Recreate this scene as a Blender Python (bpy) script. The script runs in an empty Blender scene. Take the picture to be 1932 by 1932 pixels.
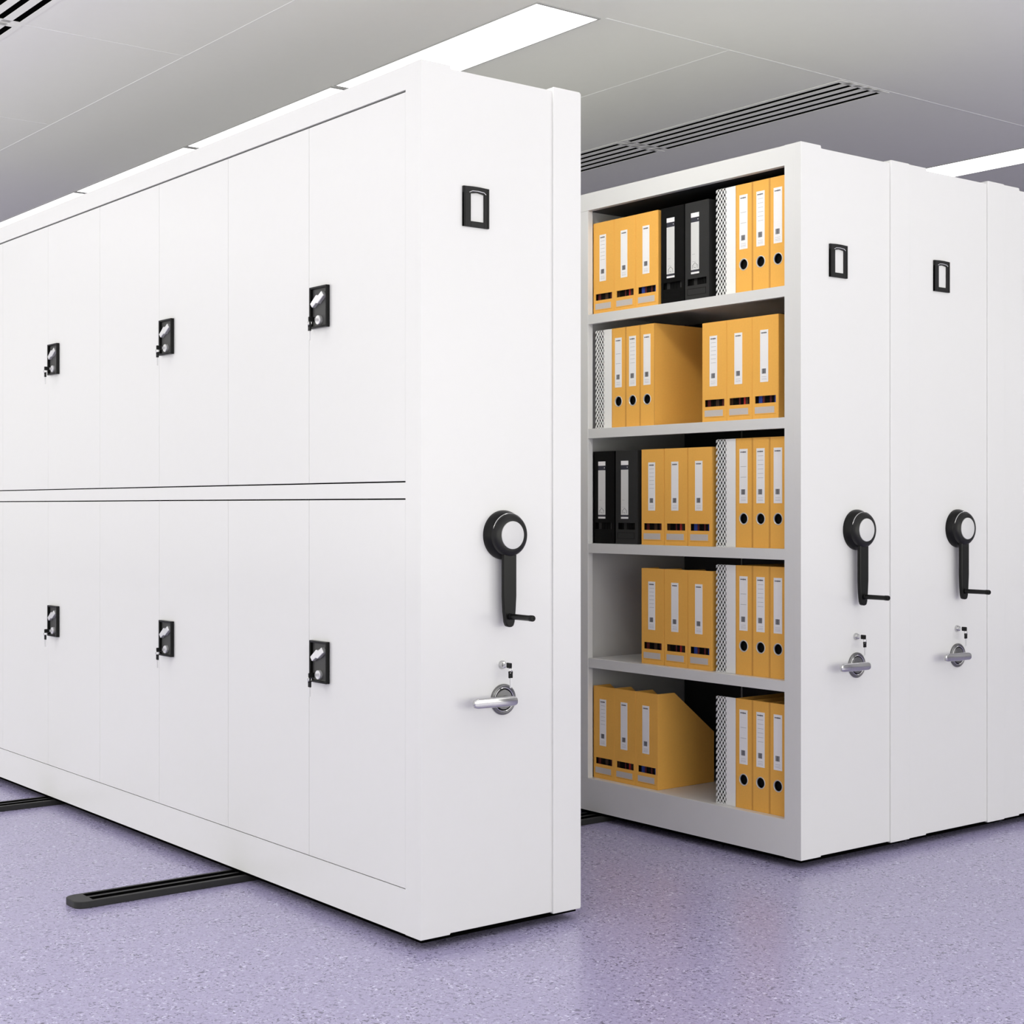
import bpy, bmesh, math, random
from mathutils import Vector, Matrix
random.seed(7)
S = bpy.context.scene
C = S.collection

# ------------------------------------------------------------------ camera, world, lights
cd = bpy.data.cameras.new('camera'); cam = bpy.data.objects.new('camera', cd); C.objects.link(cam)
cam.location = (0, 0, 1.164)
cam.rotation_euler = (math.radians(90), 0, math.radians(52.0126 - 90))
cd.sensor_width = 36; cd.lens = 2916 / 1932 * 36; cd.shift_y = -11 / 1932; cd.clip_start = .05
S.camera = cam
W = bpy.data.worlds.new('world'); S.world = W; W.use_nodes = True
W.node_tree.nodes['Background'].inputs[0].default_value = (1, .99, .95, 1)
W.node_tree.nodes['Background'].inputs[1].default_value = .2
def area(name, loc, rot, sx, sy, e, col=(1, 1, .905)):
    l = bpy.data.lights.new(name, 'AREA'); l.shape = 'RECTANGLE'; l.size = sx; l.size_y = sy
    l.energy = e; l.color = col
    o = bpy.data.objects.new(name, l); C.objects.link(o); o.location = loc
    o.rotation_euler = [math.radians(a) for a in rot]; return o
# added fill lights in unseen window openings, left of and behind the camera
area('fill_left', (-3.93, 3.5, 1.45), (0, -90, 0), 2.3, 10.0, 88)
area('fill_left_far', (-3.93, 9, 1.45), (0, -90, 0), 2.3, 5.0, 185)
area('fill_front', (3.5, -4.93, 1.55), (90, 0, 0), 12.0, 2.5, 305)
# added unseen area lights facing up to brighten the ceiling, no fixture there
area('ceiling_fill_front', (3.5, .6, 1.0), (172, 0, 0), 8.0, 2.0, 62)
area('ceiling_fill_left', (-.9, 5.5, 1.0), (0, -178, 0), 3.4, 9.0, 84)
# added unseen area light brightening the open shelves across the aisle
sp = area('aisle_fill', (2.4, 3.50, 2.94), (0, 0, 0), .34, .34, 6.2)
sp.rotation_euler = (Vector((3.8, 4.0, 1.9)) - sp.location).to_track_quat('-Z', 'Y').to_euler(); sp.data.spread = math.radians(95)
LAMP = 2.6                                                    # strength of the ceiling light diffusers
S.view_settings.view_transform = 'Standard'; S.view_settings.look = 'None'
S.view_settings.gamma = 1; S.view_settings.use_curve_mapping = False
S.view_settings.exposure = 0.0

# ------------------------------------------------------------------ materials
def mat(name, col, rough=.5, metal=0, spec=.5, emit=None, es=0):
    m = bpy.data.materials.new(name); m.use_nodes = True
    b = m.node_tree.nodes['Principled BSDF']
    b.inputs['Base Color'].default_value = (*col, 1); b.inputs['Roughness'].default_value = rough
    b.inputs['Metallic'].default_value = metal; b.inputs['Specular IOR Level'].default_value = spec
    if emit: b.inputs['Emission Color'].default_value = (*emit, 1); b.inputs['Emission Strength'].default_value = es
    return m
def noisy(m, scale=400, amt=.06, bump=0, stretch=(1, 1, 1)):
    """slight procedural variation of a plain base colour"""
    n = m.node_tree; b = n.nodes['Principled BSDF']; c = b.inputs['Base Color'].default_value[:]
    tc = n.nodes.new('ShaderNodeTexCoord'); mp = n.nodes.new('ShaderNodeMapping'); mp.inputs['Scale'].default_value = stretch
    t = n.nodes.new('ShaderNodeTexNoise'); t.inputs['Scale'].default_value = scale; t.inputs['Detail'].default_value = 3
    r = n.nodes.new('ShaderNodeMixRGB'); r.inputs[1].default_value = tuple(v * (1 - amt) for v in c[:3]) + (1,)
    r.inputs[2].default_value = tuple(min(1, v * (1 + amt)) for v in c[:3]) + (1,)
    n.links.new(tc.outputs['Object'], mp.inputs[0]); n.links.new(mp.outputs[0], t.inputs[0])
    n.links.new(t.outputs[0], r.inputs[0]); n.links.new(r.outputs[0], b.inputs['Base Color'])
    if bump:
        bp = n.nodes.new('ShaderNodeBump'); bp.inputs['Strength'].default_value = bump; bp.inputs['Distance'].default_value = .001
        n.links.new(t.outputs[0], bp.inputs['Height']); n.links.new(bp.outputs[0], b.inputs['Normal'])
    return m
M = {
 'white': noisy(mat('white_enamel', (.76, .76, .76), .3), 30, .008),
 'inner': noisy(mat('shaded_enamel', (.58, .58, .58), .45), 30, .008),  # enamel darkened to paint in the shade of the shelf interior
 'backp': noisy(mat('interior_shade', (.028, .028, .03), .5), 60, .05),  # near-black colour stands for the shade deep inside the open shelves
 'black': noisy(mat('black_plastic', (.005, .005, .005), .3, 0, .22), 200, .1),
 'dark': noisy(mat('dark_grey_plastic', (.010, .010, .010), .35, 0, .28), 200, .06),
 'plate': noisy(mat('grey_plastic', (.06, .06, .06), .45, 0, .25), 200, .05),
 'chrome': noisy(mat('polished_chrome', (.58, .58, .58), .13, 1), 50, .02),
 'steel': noisy(mat('brushed_steel', (.2, .2, .2), .35, .9), 90, .1),
 'silver': noisy(mat('satin_silver', (.78, .78, .79), .35, .55), 50, .02),
 'cap': noisy(mat('pale_grey_cap', (.66, .66, .66), .4), 50, .02),
 'kraft': noisy(mat('kraft_board', (.95, .50, .105), .6, 0, .2), 160, .045),
 'fold': mat('kraft_crease', (.45, .2, .05), .6),
 'bblack': noisy(mat('black_board', (.003, .003, .003), .5, 0, .12), 160, .1),
 'bgrey': noisy(mat('charcoal_board', (.03, .03, .03), .5, 0, .2), 160, .05),
 'paper': noisy(mat('label_paper', (.97, .96, .98), .5), 120, .01),
 'gpaper': noisy(mat('grey_paper', (.72, .72, .72), .5), 120, .01),
 'ink': mat('ink', (.03, .03, .045), .6),
 'inkl': mat('faint_ink', (.3, .3, .33), .6),
 'frost': noisy(mat('frosted_strip', (.62, .57, .55), .35), 120, .03),
 'maroon': noisy(mat('maroon_folder', (.10, .008, .012), .5), 60, .1),
 'red': mat('red_spine', (.5, .02, .02), .5), 'blue': mat('blue_spine', (.02, .06, .35), .5), 'brown': mat('brown_spine', (.05, .022, .01), .6),
 'mesh': noisy(mat('white_wire', (.96, .96, .96), .4), 60, .01),
 'rail': noisy(mat('rail_rubber', (.03, .03, .03), .5, 0, .25), 150, .08),
 'groove': mat('black_recess', (.002, .002, .002), .9, 0, .0),
 'ceil': noisy(mat('ceiling_panel', (.90, .90, .87), .75, 0, .25), 20, .01),
 'tbar': noisy(mat('ceiling_joint', (.94, .94, .94), .7), 20, .01),
 'wall': noisy(mat('wall_paint', (.74, .74, .74), .8), 15, .01),
 'lamp': mat('light_diffuser', (1, 1, 1), .5, 0, .5, (1, .995, .96), LAMP),
 'lframe': noisy(mat('lamp_frame', (.45, .45, .45), .5), 50, .02),
 'alu': noisy(mat('window_frame', (.6, .6, .6), .4, .5), 50, .02),
}
def floor_mat():
    m = mat('speckled_vinyl', (.4, .37, .55), .27, 0, .5); n = m.node_tree; b = n.nodes['Principled BSDF']
    tc = n.nodes.new('ShaderNodeTexCoord')
    def cells(scale, rot, stretch, lo, hi, dist):
        mp = n.nodes.new('ShaderNodeMapping'); mp.inputs['Rotation'].default_value = (0, 0, rot); mp.inputs['Scale'].default_value = stretch
        n.links.new(tc.outputs['Object'], mp.inputs[0])
        t = n.nodes.new('ShaderNodeTexNoise'); t.inputs['Scale'].default_value = scale; t.inputs['Detail'].default_value = 2.5
        t.inputs['Roughness'].default_value = .55; t.inputs['Distortion'].default_value = dist
        r = n.nodes.new('ShaderNodeMapRange'); r.inputs[1].default_value = lo; r.inputs[2].default_value = hi
        n.links.new(mp.outputs[0], t.inputs[0]); n.links.new(t.outputs[0], r.inputs[0]); return r.outputs[0]
    col = (.425, .392, .605, 1)
    last = None
    for fac, c, amt in ((cells(75, .4, (1, 1, 1), .58, .625, .6), (.16, .145, .23, 1), .9),
                        (cells(85, 1.9, (1, 1, 1), .595, .64, .5), (.72, .69, .90, 1), .85),
                        (cells(140, .9, (1, 1, 1), .605, .645, .3), (.07, .06, .10, 1), .9),
                        (cells(9, 0, (1, 1, 1), .4, .6, 0), (.40, .367, .58, 1), .5)):
        x = n.nodes.new('ShaderNodeMixRGB'); mu = n.nodes.new('ShaderNodeMath'); mu.operation = 'MULTIPLY'; mu.inputs[1].default_value = amt
        n.links.new(fac, mu.inputs[0]); n.links.new(mu.outputs[0], x.inputs[0])
        if last is None: x.inputs[1].default_value = col
        else: n.links.new(last, x.inputs[1])
        x.inputs[2].default_value = c; last = x.outputs[0]
    n.links.new(last, b.inputs['Base Color'])
    return m
M['floor'] = floor_mat()

# ------------------------------------------------------------------ mesh builder
class MB:
    def __init__(s): s.bm = bmesh.new(); s.mats = []
    def mi(s, m):
        if m not in s.mats: s.mats.append(m)
        return s.mats.index(m)
    def merge(s, t, m, smooth=False):
        i = s.mi(m); mp = {}
        for v in t.verts: mp[v] = s.bm.verts.new(v.co)
        for f in t.faces:
            try: g = s.bm.faces.new([mp[v] for v in f.verts]); g.material_index = i; g.smooth = smooth
            except ValueError: pass
        t.free(); return s
    def box(s, x0, x1, y0, y1, z0, z1, m='white', bev=0, seg=1):
        t = bmesh.new(); bmesh.ops.create_cube(t, size=1)
        for v in t.verts:
            v.co = ((x0 + x1) / 2 + v.co.x * (x1 - x0), (y0 + y1) / 2 + v.co.y * (y1 - y0), (z0 + z1) / 2 + v.co.z * (z1 - z0))
        if bev: bmesh.ops.bevel(t, geom=t.edges[:], offset=bev, segments=seg, affect='EDGES', profile=.5)
        return s.merge(t, m)
    def prism(s, pts, plane, a0, a1, m='white', bev=0, seg=1):
        def P(p, a):
            return {'xz': (p[0], a, p[1]), 'yz': (a, p[0], p[1]), 'xy': (p[0], p[1], a)}[plane]
        t = bmesh.new()
        A = [t.verts.new(P(p, a0)) for p in pts]; B = [t.verts.new(P(p, a1)) for p in pts]
        t.faces.new(A); t.faces.new(B[::-1]); k = len(pts)
        for i in range(k): t.faces.new([A[i], B[i], B[(i + 1) % k], A[(i + 1) % k]])
        bmesh.ops.recalc_face_normals(t, faces=t.faces[:])
        if bev: bmesh.ops.bevel(t, geom=t.edges[:], offset=bev, segments=seg, affect='EDGES', profile=.5)
        return s.merge(t, m, seg > 2)
    def lathe(s, prof, c, axis='y', m='white', seg=40, sign=-1):
        """prof: (radius, distance along axis*sign) from the wall outwards"""
        t = bmesh.new(); rings = []
        for r, h in prof:
            if r <= 1e-6:
                rings.append([t.verts.new((0, 0, h))]); continue
            rings.append([t.verts.new((r * math.cos(a), r * math.sin(a), h)) for a in [2 * math.pi * i / seg for i in range(seg)]])
        for a, b in zip(rings, rings[1:]):
            for i in range(seg):
                j = (i + 1) % seg
                if len(a) == 1 and len(b) == 1: continue
                if len(a) == 1: t.faces.new([a[0], b[i], b[j]])
                elif len(b) == 1: t.faces.new([a[i], b[0], a[j]])
                else: t.faces.new([a[i], b[i], b[j], a[j]])
        for v in t.verts:
            x, y, z = v.co
            if axis == 'y': v.co = (x + c[0], sign * z + c[1], y + c[2])
            elif axis == 'x': v.co = (sign * z + c[0], x + c[1], y + c[2])
            else: v.co = (x + c[0], y + c[1], sign * z + c[2])
        bmesh.ops.recalc_face_normals(t, faces=t.faces[:])
        return s.merge(t, m, True)
    def tube(s, pts, r, m='white', seg=12, sx=1.0):
        """round (or flattened: sx) bar along a polyline; r may be a list"""
        t = bmesh.new(); rings = []; n = len(pts); pts = [Vector(p) for p in pts]
        R = r if isinstance(r, (list, tuple)) else [r] * n
        for i, p in enumerate(pts):
            d = (pts[min(i + 1, n - 1)] - pts[max(i - 1, 0)]).normalized()
            up = Vector((0, 0, 1)) if abs(d.z) < .9 else Vector((0, 1, 0))
            a = d.cross(up).normalized(); b = d.cross(a).normalized()
            rings.append([t.verts.new(p + (a * math.cos(q) * sx + b * math.sin(q)) * R[i]) for q in [2 * math.pi * k / seg for k in range(seg)]])
        for a, b in zip(rings, rings[1:]):
            for i in range(seg): t.faces.new([a[i], b[i], b[(i + 1) % seg], a[(i + 1) % seg]])
        t.faces.new(rings[0]); t.faces.new(rings[-1][::-1])
        bmesh.ops.recalc_face_normals(t, faces=t.faces[:])
        return s.merge(t, m, True)
    def hole_plate(s, y0, y1, z0, z1, cy, cz, r, x0, x1, m):
        """plate in the yz plane with a round hole through it"""
        t = bmesh.new(); K = 40; O = []; I = []
        for k in range(K):
            a = 2 * math.pi * (k + .5) / K; c_, s_ = math.cos(a), math.sin(a)
            I.append((cy + r * c_, cz + r * s_))
            tt = min(((y1 if c_ > 0 else y0) - cy) / c_, ((z1 if s_ > 0 else z0) - cz) / s_)
            O.append((cy + tt * c_, cz + tt * s_))
        # snap the ring samples nearest each corner onto it
        for Y, Z in ((y0, z0), (y0, z1), (y1, z0), (y1, z1)):
            k = min(range(K), key=lambda q: (O[q][0] - Y) ** 2 + (O[q][1] - Z) ** 2); O[k] = (Y, Z)
        v = [[t.verts.new((x, *p)) for p in L] for x in (x0, x1) for L in (O, I)]
        for k in range(K):
            j = (k + 1) % K
            t.faces.new([v[0][k], v[0][j], v[1][j], v[1][k]]); t.faces.new([v[2][k], v[3][k], v[3][j], v[2][j]])
            t.faces.new([v[1][k], v[1][j], v[3][j], v[3][k]]); t.faces.new([v[0][k], v[2][k], v[2][j], v[0][j]])
        bmesh.ops.recalc_face_normals(t, faces=t.faces[:])
        return s.merge(t, m)
    def build(s, name, parent=None, loc=None):
        s.bm.normal_update()
        for e in s.bm.edges:
            if len(e.link_faces) == 2 and e.calc_face_angle(0) > math.radians(32): e.smooth = False
        me = bpy.data.meshes.new(name); s.bm.to_mesh(me); s.bm.free()
        for k in s.mats: me.materials.append(M[k])
        o = bpy.data.objects.new(name, me); C.objects.link(o)
        if parent: o.parent = parent
        if loc: o.location = loc
        return o
def tag(o, label=None, cat=None, group=None, kind=None):
    if label: o['label'] = label
    if cat: o['category'] = cat
    if group: o['group'] = group
    if kind: o['kind'] = kind
    return o
def thing(name, label, cat, loc, rz=0, group=None):
    o = bpy.data.objects.new(name, None); C.objects.link(o); o.empty_display_size = .05
    o.location = loc; o.rotation_euler = (0, 0, math.radians(rz)); return tag(o, label, cat, group)
def copy_tree(o, parent=None):
    c = o.copy(); C.objects.link(c); c.parent = parent
    for ch in list(o.children): copy_tree(ch, c)
    return c

# ------------------------------------------------------------------ setting
X0, X1, Y0, Y1, H = -4, 12, -5, 15, 3.0
def struct(name, mb): return tag(mb.build(name), kind='structure')
struct('floor', MB().box(X0 - .1, X1 + .1, Y0 - .1, Y1 + .1, -.1, 0, 'floor'))
struct('ceiling', MB().box(X0 - .1, X1 + .1, Y0 - .1, Y1 + .1, H, H + .1, 'ceil'))
struct('wall_right', MB().box(X1, X1 + .1, Y0, Y1, 0, H, 'wall'))
struct('wall_back', MB().box(X0, X1, Y1, Y1 + .1, 0, H, 'wall'))
def window_wall(name, axis, w0, w1, a, zs=.3, zt=2.75):
    """wall with one long window opening; glazing bars fill it"""
    m = MB()
    L0, L1 = (Y0, Y1) if axis == 'x' else (X0, X1)
    def b(p0, p1, z0, z1, t0=a - .1, t1=a, mt='wall', mm=m):
        if axis == 'x': mm.box(t0, t1, p0, p1, z0, z1, mt)
        else: mm.box(p0, p1, t0, t1, z0, z1, mt)
    b(L0, L1, 0, zs); b(L0, L1, zt, H); b(L0, w0, zs, zt); b(w1, L1, zs, zt)
    struct(name, m)
    f = MB(); n = int((w1 - w0) / 1.2)
    for i in range(n + 1):
        p = w0 + (w1 - w0) * i / n
        b(p - .025, p + .025, zs, zt, a - .06, a - .01, 'alu', f)
    b(w0, w1, zs, zs + .05, a - .06, a - .01, 'alu', f); b(w0, w1, zt - .05, zt, a - .06, a - .01, 'alu', f)
    return f
struct('added_window_1', window_wall('wall_left', 'x', -1.5, 11.5, X0))  # unseen windows, added as openings for the fill lights
struct('added_window_2', window_wall('wall_front', 'y', -2.5, 9.5, Y0))
# ceiling joints
tb = MB(); jz = (H - .001, H + .001, 'tbar')
tb.box(3.86, X1, 4.362, 4.370, *jz)
tb.box(4.516, 4.522, 4.37, 11, *jz)
tb.box(2.828, 2.832, Y0, 11, *jz)
for k in range(4): tb.box(2.16, 2.83, 5.789 + 1.4365 * k, 5.793 + 1.4365 * k, *jz)
struct('trim_1', tb)

# ceiling lights
def make_light():
    t = thing('ceiling_light', 'x', 'light', (0, 0, H))
    f = MB(); w, l, z = .1475, 1.415, -.004
    f.box(-w - .006, -w, 0, l, z, .001, 'lframe'); f.box(w, w + .006, 0, l, z, .001, 'lframe')
    f.box(-w, w, 0, .012, z, .001, 'lframe'); f.box(-w, w, l - .012, l, z, .001, 'lframe')
    f.build('frame', t); MB().box(-w, w, .012, l - .012, -.003, .001, 'lamp').build('diffuser', t)
    return t
L = make_light()
rows = [(3.688, 4.376 + 1.4365 * k) for k in range(7)] + [(7.085, 4.376 - 1.4365 + 1.4365 * k) for k in range(5)]
hidden = [(x, y) for x in (.3, 3.688, 7.085) for y in (1.4, -.04, -2.9)] + [(.3, 4.376), (.3, 5.81), (.3, 8.7)]  # unseen panels, added to light the cabinet ends
place = ['nearest', 'second', 'third', 'fourth', 'fifth', 'sixth', 'farthest']
for i, (x, y) in enumerate(rows + hidden):
    o = L if i == 0 else copy_tree(L)
    o.location = (x, y, H)
    if i < 7: lb = 'white ceiling light panel above the long closed cabinet, %s of its row' % place[i]
    elif i < 12: lb = 'white ceiling light strip above the right hand cabinets, panel %s along its row' % place[i - 7]
    else: lb = 'added unseen white ceiling light panel over the open floor in front of the cabinets'
    tag(o, lb, 'light', 'added unseen light strips over the open floor' if i >= 12 else 'ceiling light strips')
# ceiling slot vents
def make_vent():
    t = thing('ceiling_vent', 'x', 'vent', (0, 0, H))
    MB().box(-.15, .15, .01, 1.40, -.0006, .001, 'groove').build('slot_backing', t)
    f = MB(); x = -.1425
    f.box(-.165, x, 0, 1.42, -.0022, .001, 'ceil')
    for k in range(4): f.box(x + .029 + .0637 * k, x + .0637 * (k + 1), .0, 1.42, -.0022, .001, 'ceil')
    f.box(.1415, .165, 0, 1.42, -.0022, .001, 'ceil')
    f.box(-.1425, .1425, 0, .03, -.0022, .001, 'ceil'); f.box(-.1425, .1425, 1.39, 1.42, -.0022, .001, 'ceil')
    f.build('grille', t); return t
V = make_vent()
for i, (x, y) in enumerate([(5.378, 4.376), (5.378, 5.811), (5.378, 7.25), (1.994, 4.376), (1.994, 5.811)]):
    o = V if i == 0 else copy_tree(V); o.location = (x, y, H)
    tag(o, ['grey five slot ceiling vent above the aisle, near section', 'grey five slot ceiling vent above the aisle, middle section behind the near one',
            'grey five slot ceiling vent above the aisle, farthest section', 'ceiling slot vent cut by the top left corner, near section',
            'ceiling slot vent at the top left corner, section beyond the crossbar'][i], 'vent', 'ceiling slot vents')

# floor rails
def make_rail(label, yc):
    t = thing('floor_rail', label, 'rail', (1.752, yc, 0))
    h, w, Ln = .02, .0525, 4.3
    pts = [(Ln, -w), (Ln, w)]
    for k in range(7):
        a = math.pi / 2 * k / 6; pts.append((.035 - .035 * math.sin(a), w - .03 + .03 * math.cos(a)))
    for k in range(7):
        a = math.pi / 2 * k / 6; pts.append((.035 - .035 * math.cos(a), -w + .03 - .03 * math.sin(a)))
    MB().prism(pts, 'xy', 0, h, 'rail', .002, 2).build('track', t)
    for y in (-.0225, .0225):
        MB().prism([(.055, y - .0145), (Ln - .05, y - .0145), (Ln - .05, y + .0145), (.055, y + .0145)], 'xy', h - .001, h + .0004, 'groove').build('groove', t)
    return t
make_rail('dark grey twin groove floor rail whose rounded end shows nearest the camera', 4.333)
make_rail('dark grey twin groove floor rail farther back, at the left edge of the floor', 5.888)

# ------------------------------------------------------------------ mobile shelving units
UW, YE = .5445, 3.323
SH = [(1.842, 1.877), (1.4175, 1.4515), (.991, 1.0255), (.5635, .599)]
NC, CW = 5, .9973
LEN = .1414 + NC * CW
def end_panel(t):
    m = MB(); w = UW
    out = [(0, .030), (.094, .030), (.096, .034), (w - .01, .034), (w - .01, 2.321), (.0975, 2.321), (.0945, 2.3305), (0, 2.3305)]
    m.prism(out, 'xz', 0, .03, 'white', .0012, 2)
    p = m.build('end_panel', t)
    s = MB(); a = w - .1015
    s.prism([(a, .0295), (w - .003, .0295), (w, .0325), (w, 2.326), (w - .005, 2.331), (a + .002, 2.331), (a, 2.327)], 'xz', -.006, .032, 'white', .002, 2)
    s.build('edge_strip', p)
    return p
def label_holder(t):
    m = MB(); y = -.0065
    x0, x1, z0, z1 = .1338, .2187, 1.9095, 2.0165
    a0, a1, c0, c1 = .1585, .2035, 1.925, 2.000
    m.prism([(x0, z0), (x0, z1), (x0 + .03, z1 + .0015), (x1 - .03, z1 + .0015), (x1, z1), (x1, c1), (a1, c1 - .001), (.5 * (a0 + a1), c1 + .002), (a0, c1 - .001), (x0 + .001, c1)][:5] +
            [(x1, c1), (a1, c1 - .001), (.5 * (a0 + a1), c1 + .0025), (a0, c1 - .001), (x0, c1)], 'xz', y, 0, 'dark')
    m.box(x0, a0, y, 0, z0, c1, 'dark', .0008); m.box(a1, x1, y, 0, z0, c1, 'dark', .0008); m.box(a0, a1, y, 0, z0, c0, 'dark', .0008)
    m.box(x0, x0 + .006, y - .0015, y, z0, z1, 'black', .0005); m.box(x1 - .006, x1, y - .0015, y, z0, z1, 'dark', .0005)
    m.tube([(a0 - .006, y - .001, c1 + .001), (a0 + .004, y - .001, c1 + .0055), (.5 * (a0 + a1), y - .001, c1 + .0065), (a1 - .002, y - .001, c1 + .0045), (a1 + .004, y - .001, c1)], .0011, 'silver', 6)
    h = m.build('label_holder', t)
    MB().box(a0 - .001, a1 + .001, -.0012, -.0002, c0 - .001, c1 + .002, 'gpaper').build('card', h)
CX, CZ = .270, 1.086
def crank(t):
    b = MB().lathe([(.0, 0), (.067, 0), (.067, .006), (.0655, .012), (.061, .020), (.0585, .024), (.0575, .0245), (.0, .0245)], (CX, 0, CZ), 'y', 'black', 64)
    p = b.build('crank_handle', t)
    MB().lathe([(0, .0245), (.0575, .0245), (.0575, .032), (.0565, .036), (.052, .041), (.043, .044), (.039, .044), (.038, .0425), (0, .0425)], (CX, 0, CZ), 'y', 'dark', 64).build('hub', p)
    MB().lathe([(.0, .0425), (.0378, .0425), (.0375, .0455), (.0355, .046), (0, .046)], (CX, 0, CZ), 'y', 'cap', 64).build('hub_cap', p)
    # thin chrome arc painting a highlight on the upper left hub rim
    arc = [(CX + .0583 * math.cos(a), -.031, CZ + .0583 * math.sin(a)) for a in [math.radians(q) for q in range(48, 163, 6)]]
    MB().tube(arc, [.0006] + [.0013] * (len(arc) - 2) + [.0006], 'chrome', 6).build('highlight_line', p)
    # arm: tapering tongue seen from the front, hanging down
    pts = [(-.0225, -.045), (-.0225, -.165), (-.0205, -.205), (-.0165, -.235), (-.012, -.2455), (-.004, -.2485), (.004, -.2485), (.0105, -.2455), (.0145, -.235), (.0180, -.205), (.0205, -.165), (.0205, -.045)]
    a = MB().prism([(CX + x, CZ + z) for x, z in pts], 'xz', -.036, -.022, 'black', .003, 2)
    a.build('arm', p)
    MB().lathe([(0, .033), (.0088, .033), (.0088, .040), (.0078, .041), (.0078, .118), (.0084, .120), (.0084, .132), (.0072, .1345), (.0035, .1345), (.0035, .133), (0, .133)], (CX - .001, 0, .8665), 'y', 'black', 24).build('grip', p)
def lever(t):
    cx, cz = .2705, .6395
    b = MB().lathe([(0, 0), (.0418, 0), (.0418, .004), (.039, .007), (.037, .0075), (.034, .006), (.032, .005), (.0, .005)], (cx, 0, cz), 'y', 'steel', 48)
    b.lathe([(0, .005), (.0335, .005), (.0335, .0062), (.0318, .0075), (.0300, .0062), (.0300, .0055)], (cx, 0, cz), 'y', 'chrome', 48)
    b.lathe([(0, .005), (.028, .005), (.026, .008), (0, .0085)], (cx, 0, cz), 'y', 'steel', 40)
    p = b.build('door_lever', t)
    MB().lathe([(0, .008), (.012, .008), (.0105, .02), (.0105, .040), (0, .040)], (cx + .001, 0, cz), 'y', 'chrome', 24).build('neck', p)
    X_, Z_ = cx + .013, cz
    pts = [(-.148, .002), (-.1475, .009), (-.143, .0135), (-.133, .0155), (-.06, .0148), (-.012, .0135), (-.003, .010), (0, .003),
           (0, -.006), (-.004, -.0105), (-.012, -.0125), (-.06, -.0125), (-.133, -.0115), (-.142, -.010), (-.1465, -.006)]
    MB().prism([(X_ + p, Z_ + q) for p, q in pts], 'xz', -.053, -.041, 'chrome', .0045, 3).build('lever_arm', p)
def small_lock(t):
    MB().lathe([(0, 0), (.0115, 0), (.0115, .004), (.0095, .008), (.0085, .011), (.006, .0115), (0, .0115)], (.2675, 0, .7340), 'y', 'chrome', 24).build('lock_cylinder', t)
def core(t, closed):
    m = MB()
    m.box(.008, UW - .008, .008, LEN - .01, .0205, .031, 'groove'); m.build('shadow_base', t)  # black base, painting the contact shadow under the unit
    s = MB()
    s.box(.003, UW - .003, .03, LEN, 2.29, 2.318, 'white')
    s.box(UW - .022, UW - .004, .03, LEN - .02, .031, 2.29, 'white')
    s.box(.01, UW - .022, LEN - .025, LEN, .031, 2.29, 'white')
    s.build('carcass', t)
def frame_front(t, mid):
    m = MB(); d = .022
    m.box(.0002, d, .0285, .0707, .0305, 2.3300, 'white'); m.box(0, d, LEN - .0707, LEN, .0305, 2.3305, 'white', .001)
    m.box(.0002, d, .0707, LEN - .0707, 2.2650, 2.329, 'white'); m.box(.0002, d, .0707, LEN - .0707, .0315, .1505, 'white')
    if mid: m.box(.0002, d, .0707, LEN - .0707, 1.1848, 1.2268, 'white')
    m.build('front_frame', t)
def make_key():
    """a key in its lock pointing along -Y with a second key hanging from its ring"""
    t = thing('key_set', 'x', 'keys', (0, 0, 0))
    k = MB().box(-.0018, .0018, -.0115, 0, -.004, .004, 'silver'); kk = k.build('lock_key', t)
    MB().box(-.0028, .0028, -.0305, -.0105, -.0072, .0072, 'black', .0015).build('bow', kk)
    ring = [(0, -.0265 + .006 * math.cos(a), -.0105 + .0075 * math.sin(a)) for a in [2 * math.pi * i / 16 for i in range(17)]]
    MB().tube(ring, .0009, 'chrome', 6).build('ring', t)
    h = MB().box(-.0013, .0013, -.0290, -.0240, -.060, -.033, 'silver'); hh = h.build('spare_key', t)
    b = MB(); b.box(-.0065, .0065, -.0290, -.0240, -.0335, -.0205, 'black', .0012); b.box(-.0065, -.0030, -.0290, -.0240, -.0215, -.0165, 'black', .0008)
    b.box(.0030, .0065, -.0290, -.0240, -.0215, -.0165, 'black', .0008); b.box(-.0065, .0065, -.0290, -.0240, -.0178, -.0150, 'black', .0008); b.build('bow', hh)
    return t
KEY = make_key(); nkey = [0]
def put_key(loc, rz, label):
    o = KEY if nkey[0] == 0 else copy_tree(KEY); nkey[0] += 1
    o.location = loc; o.rotation_euler = (0, 0, math.radians(rz)); tag(o, label, 'keys', 'key sets left in the locks')
def unit(x, label, closed):
    t = thing('shelving_unit', label, 'cabinet', (x, YE, 0), 0, 'row of mobile shelving units')
    end_panel(t); label_holder(t); crank(t); lever(t); small_lock(t); core(t, closed)
    return t
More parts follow.
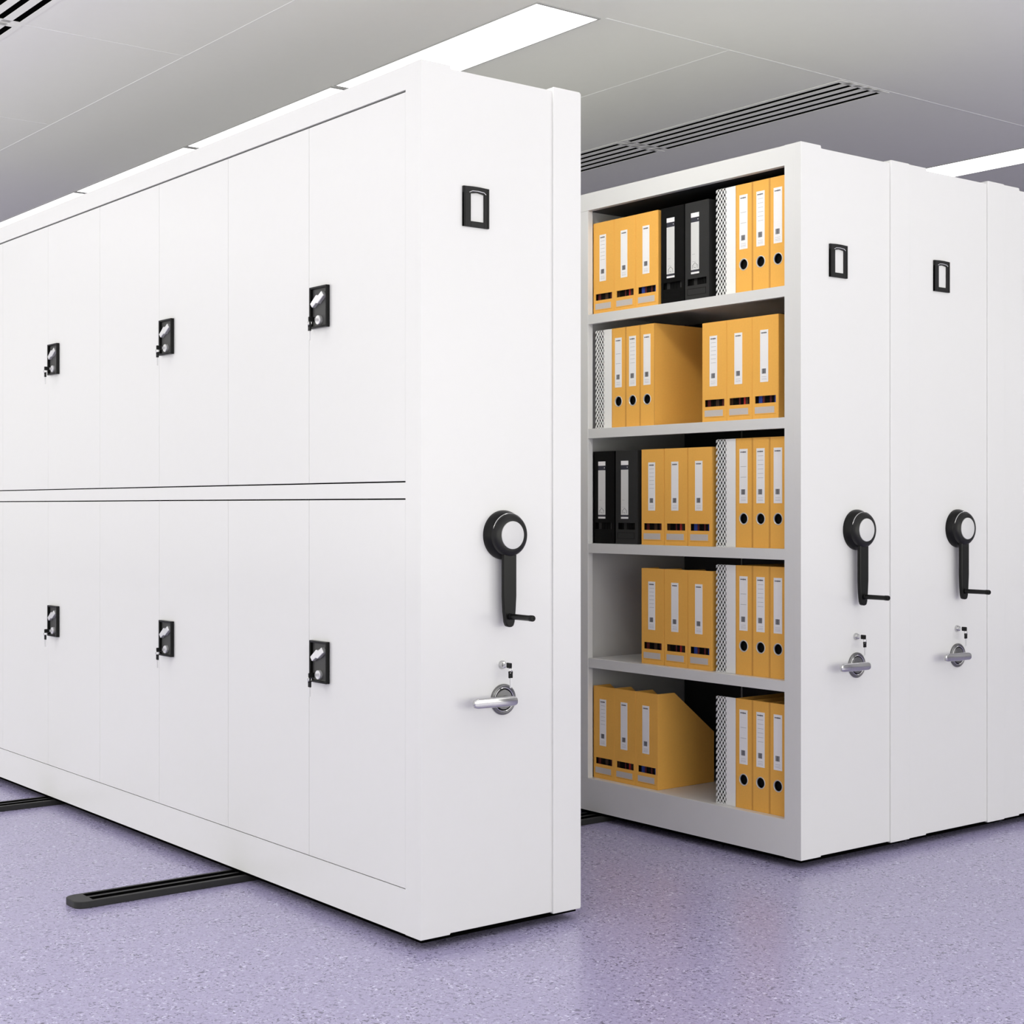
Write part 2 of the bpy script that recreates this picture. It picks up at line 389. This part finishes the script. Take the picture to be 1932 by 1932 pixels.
# --- the long closed unit
A = unit(2.293, 'long white mobile cabinet with closed lockable doors, nearest on the left', True)
frame_front(A, True)
m = MB().box(.03, UW - .03, .031, LEN - .03, 1.17, 1.24, 'white'); m.build('middle_shelf', A)
m = MB()
for z0, z1 in ((2.256, 2.268), (1.2245, 1.2335), (1.178, 1.188), (.148, .155)): m.box(.010, .0195, .072, LEN - .072, z0, z1, 'groove')
m.build('gap_shade', A)  # black strips added behind the door gaps to paint their shade
def make_door(z0, z1, y0):
    g = .0006
    d = MB().box(.0005, .018, y0 + g, y0 + CW / 2 - g, z0, z1, 'white', .0008).build('door', A); return d
def door_lock(d, yc, zc):
    m = MB().box(-.003, .0005, yc - .046, yc + .046, zc - .0587, zc + .0587, 'plate')
    for y0, y1, z0, z1 in ((-.047, -.0430, -.0597, .0597), (.0405, .047, -.0597, .0597), (-.045, .045, -.0597, -.0535), (-.045, .045, .0535, .0597)):
        m.box(-.0125, .0005, yc + y0, yc + y1, zc + z0, zc + z1, 'black', .0015, 2)
    m.build('lock_plate', d)
    W_, H_ = .094, .119
    pts = [(.756, .134), (.885, .25), (.53, .42), (.43, .405), (.21, .50), (.09, .40), (.44, .205), (.56, .222)]
    h = MB().prism([(yc + W_ / 2 - u * W_, zc + H_ / 2 - v * H_) for u, v in pts], 'yz', -.0145, -.0025, 'silver', .0012)
    h.build('turn_handle', d)
    MB().lathe([(0, .002), (.0135, .002), (.0135, .0105), (.0125, .0120), (.0045, .0120), (.0035, .0110), (0, .0110)], (0, yc + .0005, zc - .037), 'x', 'silver', 24).build('lock_cylinder', d)
col = 0
for c_ in range(NC):
    for h_ in (0, 1):
        y = .0707 + CW * c_ + CW / 2 * h_
        for up in (1, 0):
            d = make_door(*((1.2305, 2.2595) if up else (.1525, 1.1810)), y)
            if h_ == 0:
                yc = y + CW / 2 - .0680; zc = 1.7335 if up else .7185
                door_lock(d, yc, zc)
                if c_ < 3:
                    put_key((2.293 - .0112, YE + yc, zc - .037), -90,
                            'black topped keys in the %s door lock %s' % ('upper' if up else 'lower', ['nearest the cabinet end', 'in the middle of the cabinet', 'farthest left on the cabinet'][c_]))
put_key((2.293 + .2675, YE - .0115, .734), 0, 'keys in the small round lock on the end of the long closed cabinet')
# --- the open unit
B = unit(3.767, 'white mobile shelving unit with open shelves of kraft files, middle of the row', False)
frame_front(B, False)
MB().box(UW - .026, UW - .022, .03, LEN - .03, .031, 2.29, 'backp').build('back_panel', B)  # back panel coloured dark to imitate interior shade
MB().box(.022, UW - .03, .03, LEN - .03, 2.266, 2.289, 'backp').build('shelf_canopy', B)  # top lining in the same painted shade
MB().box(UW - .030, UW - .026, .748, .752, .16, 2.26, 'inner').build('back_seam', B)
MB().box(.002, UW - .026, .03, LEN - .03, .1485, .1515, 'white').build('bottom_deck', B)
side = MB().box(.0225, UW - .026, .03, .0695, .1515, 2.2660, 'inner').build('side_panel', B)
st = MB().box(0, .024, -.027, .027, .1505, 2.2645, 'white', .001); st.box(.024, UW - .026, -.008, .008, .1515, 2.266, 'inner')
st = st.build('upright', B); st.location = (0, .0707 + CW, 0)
s0 = None
for k in range(2, NC):
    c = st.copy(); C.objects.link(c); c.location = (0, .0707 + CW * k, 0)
for c_ in range(NC):
    y0 = .0707 + CW * c_ + (.027 if c_ else 0); y1 = .0707 + CW * (c_ + 1) - (.027 if c_ < NC - 1 else 0)
    for z0, z1 in SH:
        if s0 is None:
            q = MB(); w = CW - .027
            q.prism([(0.0008, 0), (.0008, .0345), (.0022, .0352), (UW - .0275, .0352), (UW - .0275, .032), (.012, .032), (.012, .003), (.02, .003), (.02, 0)], 'xz', 0, w, 'white')
            s0 = q.build('shelf', B); s = s0
        else:
            s = s0.copy(); C.objects.link(s)
        s.location = (0, y0, z1 - .0352); s.scale = (1, (y1 - y0) / (CW - .027), 1)
put_key((3.767 + .2675, YE - .0115, .734), 0, 'keys in the small round lock on the end of the open shelf unit')
# --- two units packed behind it
for x, lb, kl in ((4.3125, 'white mobile shelving unit packed against the open one, right of it', 'keys in the rightmost round lock, on the unit behind the open one'),
                  (4.8605, 'white mobile shelving unit at the right edge, only its corner in view', None)):
    t = unit(x, lb, True)
    MB().box(.002, .02, .0295, LEN, .031, 2.3295, 'white').build('front_cover', t)
    if kl: put_key((x + .2675, YE - .0115, .734), 0, kl)

# ------------------------------------------------------------------ files on the shelves
FX = 3.767 + .030                       # plane of the spines
def glyphs(m, ya, yb, zc, h, x, mt='ink'):
    """an illegible little printed word: uneven small strokes from left (ya) to right (yb<ya)"""
    rr = random.Random(int(ya * 1e4)); y = ya
    while y > yb + .001:
        w = rr.uniform(.0011, .0024); hh = h * rr.uniform(.55, 1)
        m.box(x - .00015, x, y - w, y, zc - hh / 2, zc + hh / 2, mt); y -= w + rr.uniform(.0003, .0009)
def barcode(m, ya, yb, z0, z1, x):
    y = ya; i = 0
    for w, g in ((.0007, .0006), (.0014, .0005), (.0006, .0009), (.0018, .0004), (.0012, .0005), (.0020, .0004), (.0009, .0007), (.0014, .0004), (.001, .0006), (.0016, .0005)):
        if y - w < yb: break
        m.box(x - .00015, x, y - w, y, z0, z1, 'ink'); y -= w + g
def label_mesh(p, w_off, w, z0, z1, kind, x=-.0006, mt='paper'):
    """paper spine label; kind: 'lines' (list), 'two' rules or 'blank'. Local y runs negative to the right"""
    a, b = -w_off, -w_off - w; hgt = z1 - z0
    m = MB().box(x, 0, b, a, z0, z1, mt)
    glyphs(m, a - w * .12, b + w * .2, z1 - hgt * .058, .0055, x)
    if kind == 'lines':
        for k in range(6):
            z = z1 - hgt * (.137 + .080 * k); m.box(x - .00015, x, a - w * .85, a - w * .18, z - .0004, z + .0004, 'inkl')
    if kind == 'two':
        for f in (.325, .52): m.box(x - .00015, x, a - w * .85, a - w * .15, z1 - hgt * f - .0005, z1 - hgt * f + .0005, 'inkl')
    barcode(m, a - w * .22, a - w * .80, z0 + hgt * .16, z0 + hgt * .257, x)
    for f in (.10, .068, .045): m.box(x - .00015, x, a - w * .8, a - w * .2, z0 + hgt * f, z0 + hgt * f + .0006, 'inkl')
    return m.build('spine_label', p)
def make_box(mt, dark=False, kind='lines', spines=('maroon',)):
    """magazine box file: tall front, sides cut away diagonally to the back, open top. Origin at front left bottom"""
    t = thing('box_file', 'x', 'box file', (0, 0, 0))
    w, h, d = .1163, .342, .283; th = .0028
    m = MB(); prof = [(0, 0), (d, 0), (d, .184), (.082, h), (0, h)]
    for y in (0, -w + th):
        m.prism([(x_, z_) for x_, z_ in prof], 'xz', y - th, y, mt, .0006)
    s0, s1, sz0, sz1 = .0116, .1045, .0530, .0770
    yi0, yi1 = -th, -w + th
    m.box(0, th, -s0, -th, th, h, mt); m.box(0, th, -w + th, -s1, th, h, mt)
    m.box(0, th, -s1, -s0, th, sz0, mt); m.box(0, th, -s1, -s0, sz1, h, mt)
    m.box(0, d, yi1, yi0, 0, th, mt); m.box(d - th, d, yi1, yi0, th, .184, mt)
    b = m.build('body', t)
    if not dark:
        MB().box(-.0004, 0, -.105, -.011, .0155, .0163, 'fold').build('crease', b)
        label_mesh(t, .0355, .0358, .1225, .2950, kind)
        MB().box(-.0006, 0, -.098, -.0116, .0195, .0410, 'frost').build('index_strip', t)
    else:
        l = MB(); a, bb = -.0300, -.0695; x = -.0006
        l.box(x, 0, bb, a, .0915, .3045, 'ink')
        l.box(x - .0004, x, bb, a, .2885, .3040, 'paper'); l.box(x - .0004, x, bb, a, .1065, .2715, 'gpaper'); l.box(x - .0004, x, bb, a, .0925, .0990, 'paper')
        l.box(x - .0004, x, bb + .004, bb + .007, .2790, .2820, 'paper')
        yc = (a + bb) / 2; x2 = x - .0004
        for p, q in (((-.0135, .1205), (0, .1310)), ((0, .1310), (.0135, .1205)), ((-.010, .121), (-.012, .1115)), ((.010, .121), (.012, .1115)), ((-.004, .1125), (.005, .1155))):
            l.tube([(x2, yc + p[0], p[1]), (x2, yc + q[0], q[1])], .0006, 'ink', 6)
        l.box(x2 - .0002, x2, yc - .004, yc + .014, .1345, .1352, 'inkl'); l.box(x2 - .0002, x2, yc, yc + .014, .1600, .1608, 'inkl')
        l.build('spine_label', t)
        f = MB()
        for z in (.0195, .041): f.box(-.0005, 0, -.102, -.0116, z, z + .001, 'bblack')
        for y in (-.102, -.0126): f.box(-.0005, 0, y, y + .001, .0195, .042, 'bblack')
        f.build('index_frame', t)
    # loose folders standing inside, their edges showing through the slot
    pb = MB(); y = -th - .001; rr = random.Random(len(spines) * 13 + (5 if dark else 0)); i = 0
    while y > -w + th + .012:
        ww = rr.uniform(.006, .016); hh = rr.uniform(.29, .325); k = spines[i % len(spines)]; i += 1
        pb.prism([(.011, th), (.25, th), (.25, .17), (.085, hh), (.011, hh)], 'xz', y - ww, y, k); y -= ww + .0015
    pb.build('papers', t)
    return t
def make_lever(kind):
    """lever arch file with round finger hole in the spine"""
    t = thing('lever_arch_file', 'x', 'binder', (0, 0, 0))
    w, h, d = .0760, .366, .285
    m = MB(); m.hole_plate(-w, 0, 0, h, -.0368, .0965, .0172, 0, .0030, 'kraft')
    m.box(.0025, d, -.0026, -.0004, 0, h, 'kraft'); m.box(.0025, d, -w + .0004, -w + .0026, 0, h, 'kraft')
    m.build('cover', t)
    MB().box(.010, d - .008, -w + .004, -.004, .006, h - .03, 'bblack').build('papers', t)  # block coloured black to paint the shade behind the finger hole
    r = MB().lathe([(.0170, -.003), (.0170, .0008), (.0180, .0016), (.0198, .0012), (.0204, 0)], (0, -.0368, .0965), 'x', 'silver', 32)
    r.build('finger_ring', t)
    f = MB()
    f.box(-.0004, 0, -.0030, -.0018, .001, h - .001, 'fold'); f.box(-.0004, 0, -w + .0008, -w + .0020, .001, h - .001, 'fold'); f.build('crease', t)
    label_mesh(t, .0178, .0368, .1480, .3300, kind)
    return t
def make_mesh_box():
    """white wire mesh magazine file with a plain white panel beside the mesh"""
    t = thing('mesh_file_holder', 'x', 'file holder', (0, 0, 0))
    w, wm, h, d = .0915, .0475, .366, .27
    f = MB(); f.box(.0, .0022, -w, -wm, 0, h, 'mesh', .0008); f.build('front_panel', t)
    n = MB(); cw = .0073; per = .0208; dz = .0098; th = .0094; ncol = 7
    for c in range(ncol):
        ya, yb = -c * cw, -min((c + 1) * cw, wm + .001); q = (ya - yb) / cw
        up = c % 2 == 0; k = -1
        off = 0 if up else per / 2
        while k * per + off < h:
            z = k * per + off
            za, zb = (z, z + dz * q) if up else (z + dz, z + dz - dz * q)
            P = [(ya, za), (yb, zb), (yb, zb + th), (ya, za + th)]
            P = [(a, min(h, max(0, b))) for a, b in P]
            if max(b for a, b in P) - min(b for a, b in P) > .001 and P[0][1] < P[3][1] + 1e-9 and (P[3][1] - P[0][1] > 1e-4 or P[2][1] - P[1][1] > 1e-4):
                try: n.prism(P, 'yz', .0002, .0016, 'mesh')
                except ValueError: pass
            k += 1
    n.box(.0, .002, -wm, 0, 0, .002, 'mesh')
    n.build('wire_mesh', t)
    s = MB(); s.box(.004, d, -.003, -.001, .0, h * .55, 'bblack'); s.box(.004, d, -w, -w + .002, .0, h * .55, 'bblack'); s.box(.004, d, -w + .002, -.003, 0, .002, 'bblack')
    s.box(.006, d - .01, -w + .004, -.004, .002, h - .02, 'groove'); s.build('holder_body', t)  # black filling paints the dark inside behind the mesh
    return t
protoK = [make_box('kraft', False, 'lines', ('bblack', 'maroon', 'bblack', 'bblack', 'brown')),
          make_box('kraft', False, 'blank', ('brown', 'bblack', 'bblack', 'maroon', 'bblack', 'red')),
          make_box('kraft', False, 'blank', ('bblack', 'blue', 'maroon', 'bblack', 'bblack', 'maroon'))]
protoB = [make_box('bblack', True, '', ('bblack', 'bblack', 'bgrey', 'bblack')), make_box('bgrey', True, '', ('bblack', 'bblack', 'bgrey', 'bblack', 'bblack'))]
protoL = [make_lever('two'), make_lever('lines'), make_lever('blank')]
protoM = make_mesh_box()
used = set()
def put(proto, y, z, label, group, dx=0):
    if proto.name in used: o = copy_tree(proto)
    else: o = proto; used.add(proto.name)
    o.location = (FX + dx, y, z); tag(o, label, proto['category'], group)
Z = [1.8772, 1.4517, 1.0257, .5992, .1517]
RN = ['top', 'second', 'middle', 'fourth', 'bottom']
lk = ['with six ruled lines on its label', 'with a blank label, centre of three', 'with a blank label, rightmost of three']
def kraft3(r, y, pitch, dy=0):
    for i in range(3):
        put(protoK[i], y - pitch * i, Z[r], 'kraft box file %s on the %s shelf' % (lk[i], RN[r]), 'kraft box files')
def levers(r, y, pitch=.0767):
    ll = ['with two label rules, left of three,', 'with many label rules, middle of three,', 'with blank label, rightmost of three,']
    for i in range(3):
        put(protoL[i], y - pitch * i, Z[r], 'kraft lever arch file %s on the %s shelf' % (ll[i], RN[r]), 'kraft lever arch files')
def meshf(r, y):
    put(protoM, y, Z[r], 'white mesh file holder left of the lever arch files on the %s shelf' % RN[r], 'white mesh file holders')
kraft3(0, 4.3678, .1172); put(protoB[0], 4.0022, Z[0], 'jet black box file on the top shelf beside the kraft boxes', 'black box files')
put(protoB[1], 3.8805, Z[0], 'charcoal grey box file on the top shelf left of the mesh holder', 'black box files'); meshf(0, 3.7302); levers(0, 3.6384)
meshf(1, 4.3558); levers(1, 4.2643); kraft3(1, 3.7962, .1168)
put(protoB[0], 4.3690, Z[2], 'jet black box file at the left end of the middle shelf', 'black box files')
put(protoB[1], 4.2430, Z[2], 'charcoal grey box file second from left on the middle shelf', 'black box files')
kraft3(2, 4.1035, .1185); meshf(2, 3.7302); levers(2, 3.6384)
kraft3(3, 4.1035, .1185); meshf(3, 3.7302); levers(3, 3.6384)
kraft3(4, 4.3669, .1163); meshf(4, 3.7302); levers(4, 3.6384)
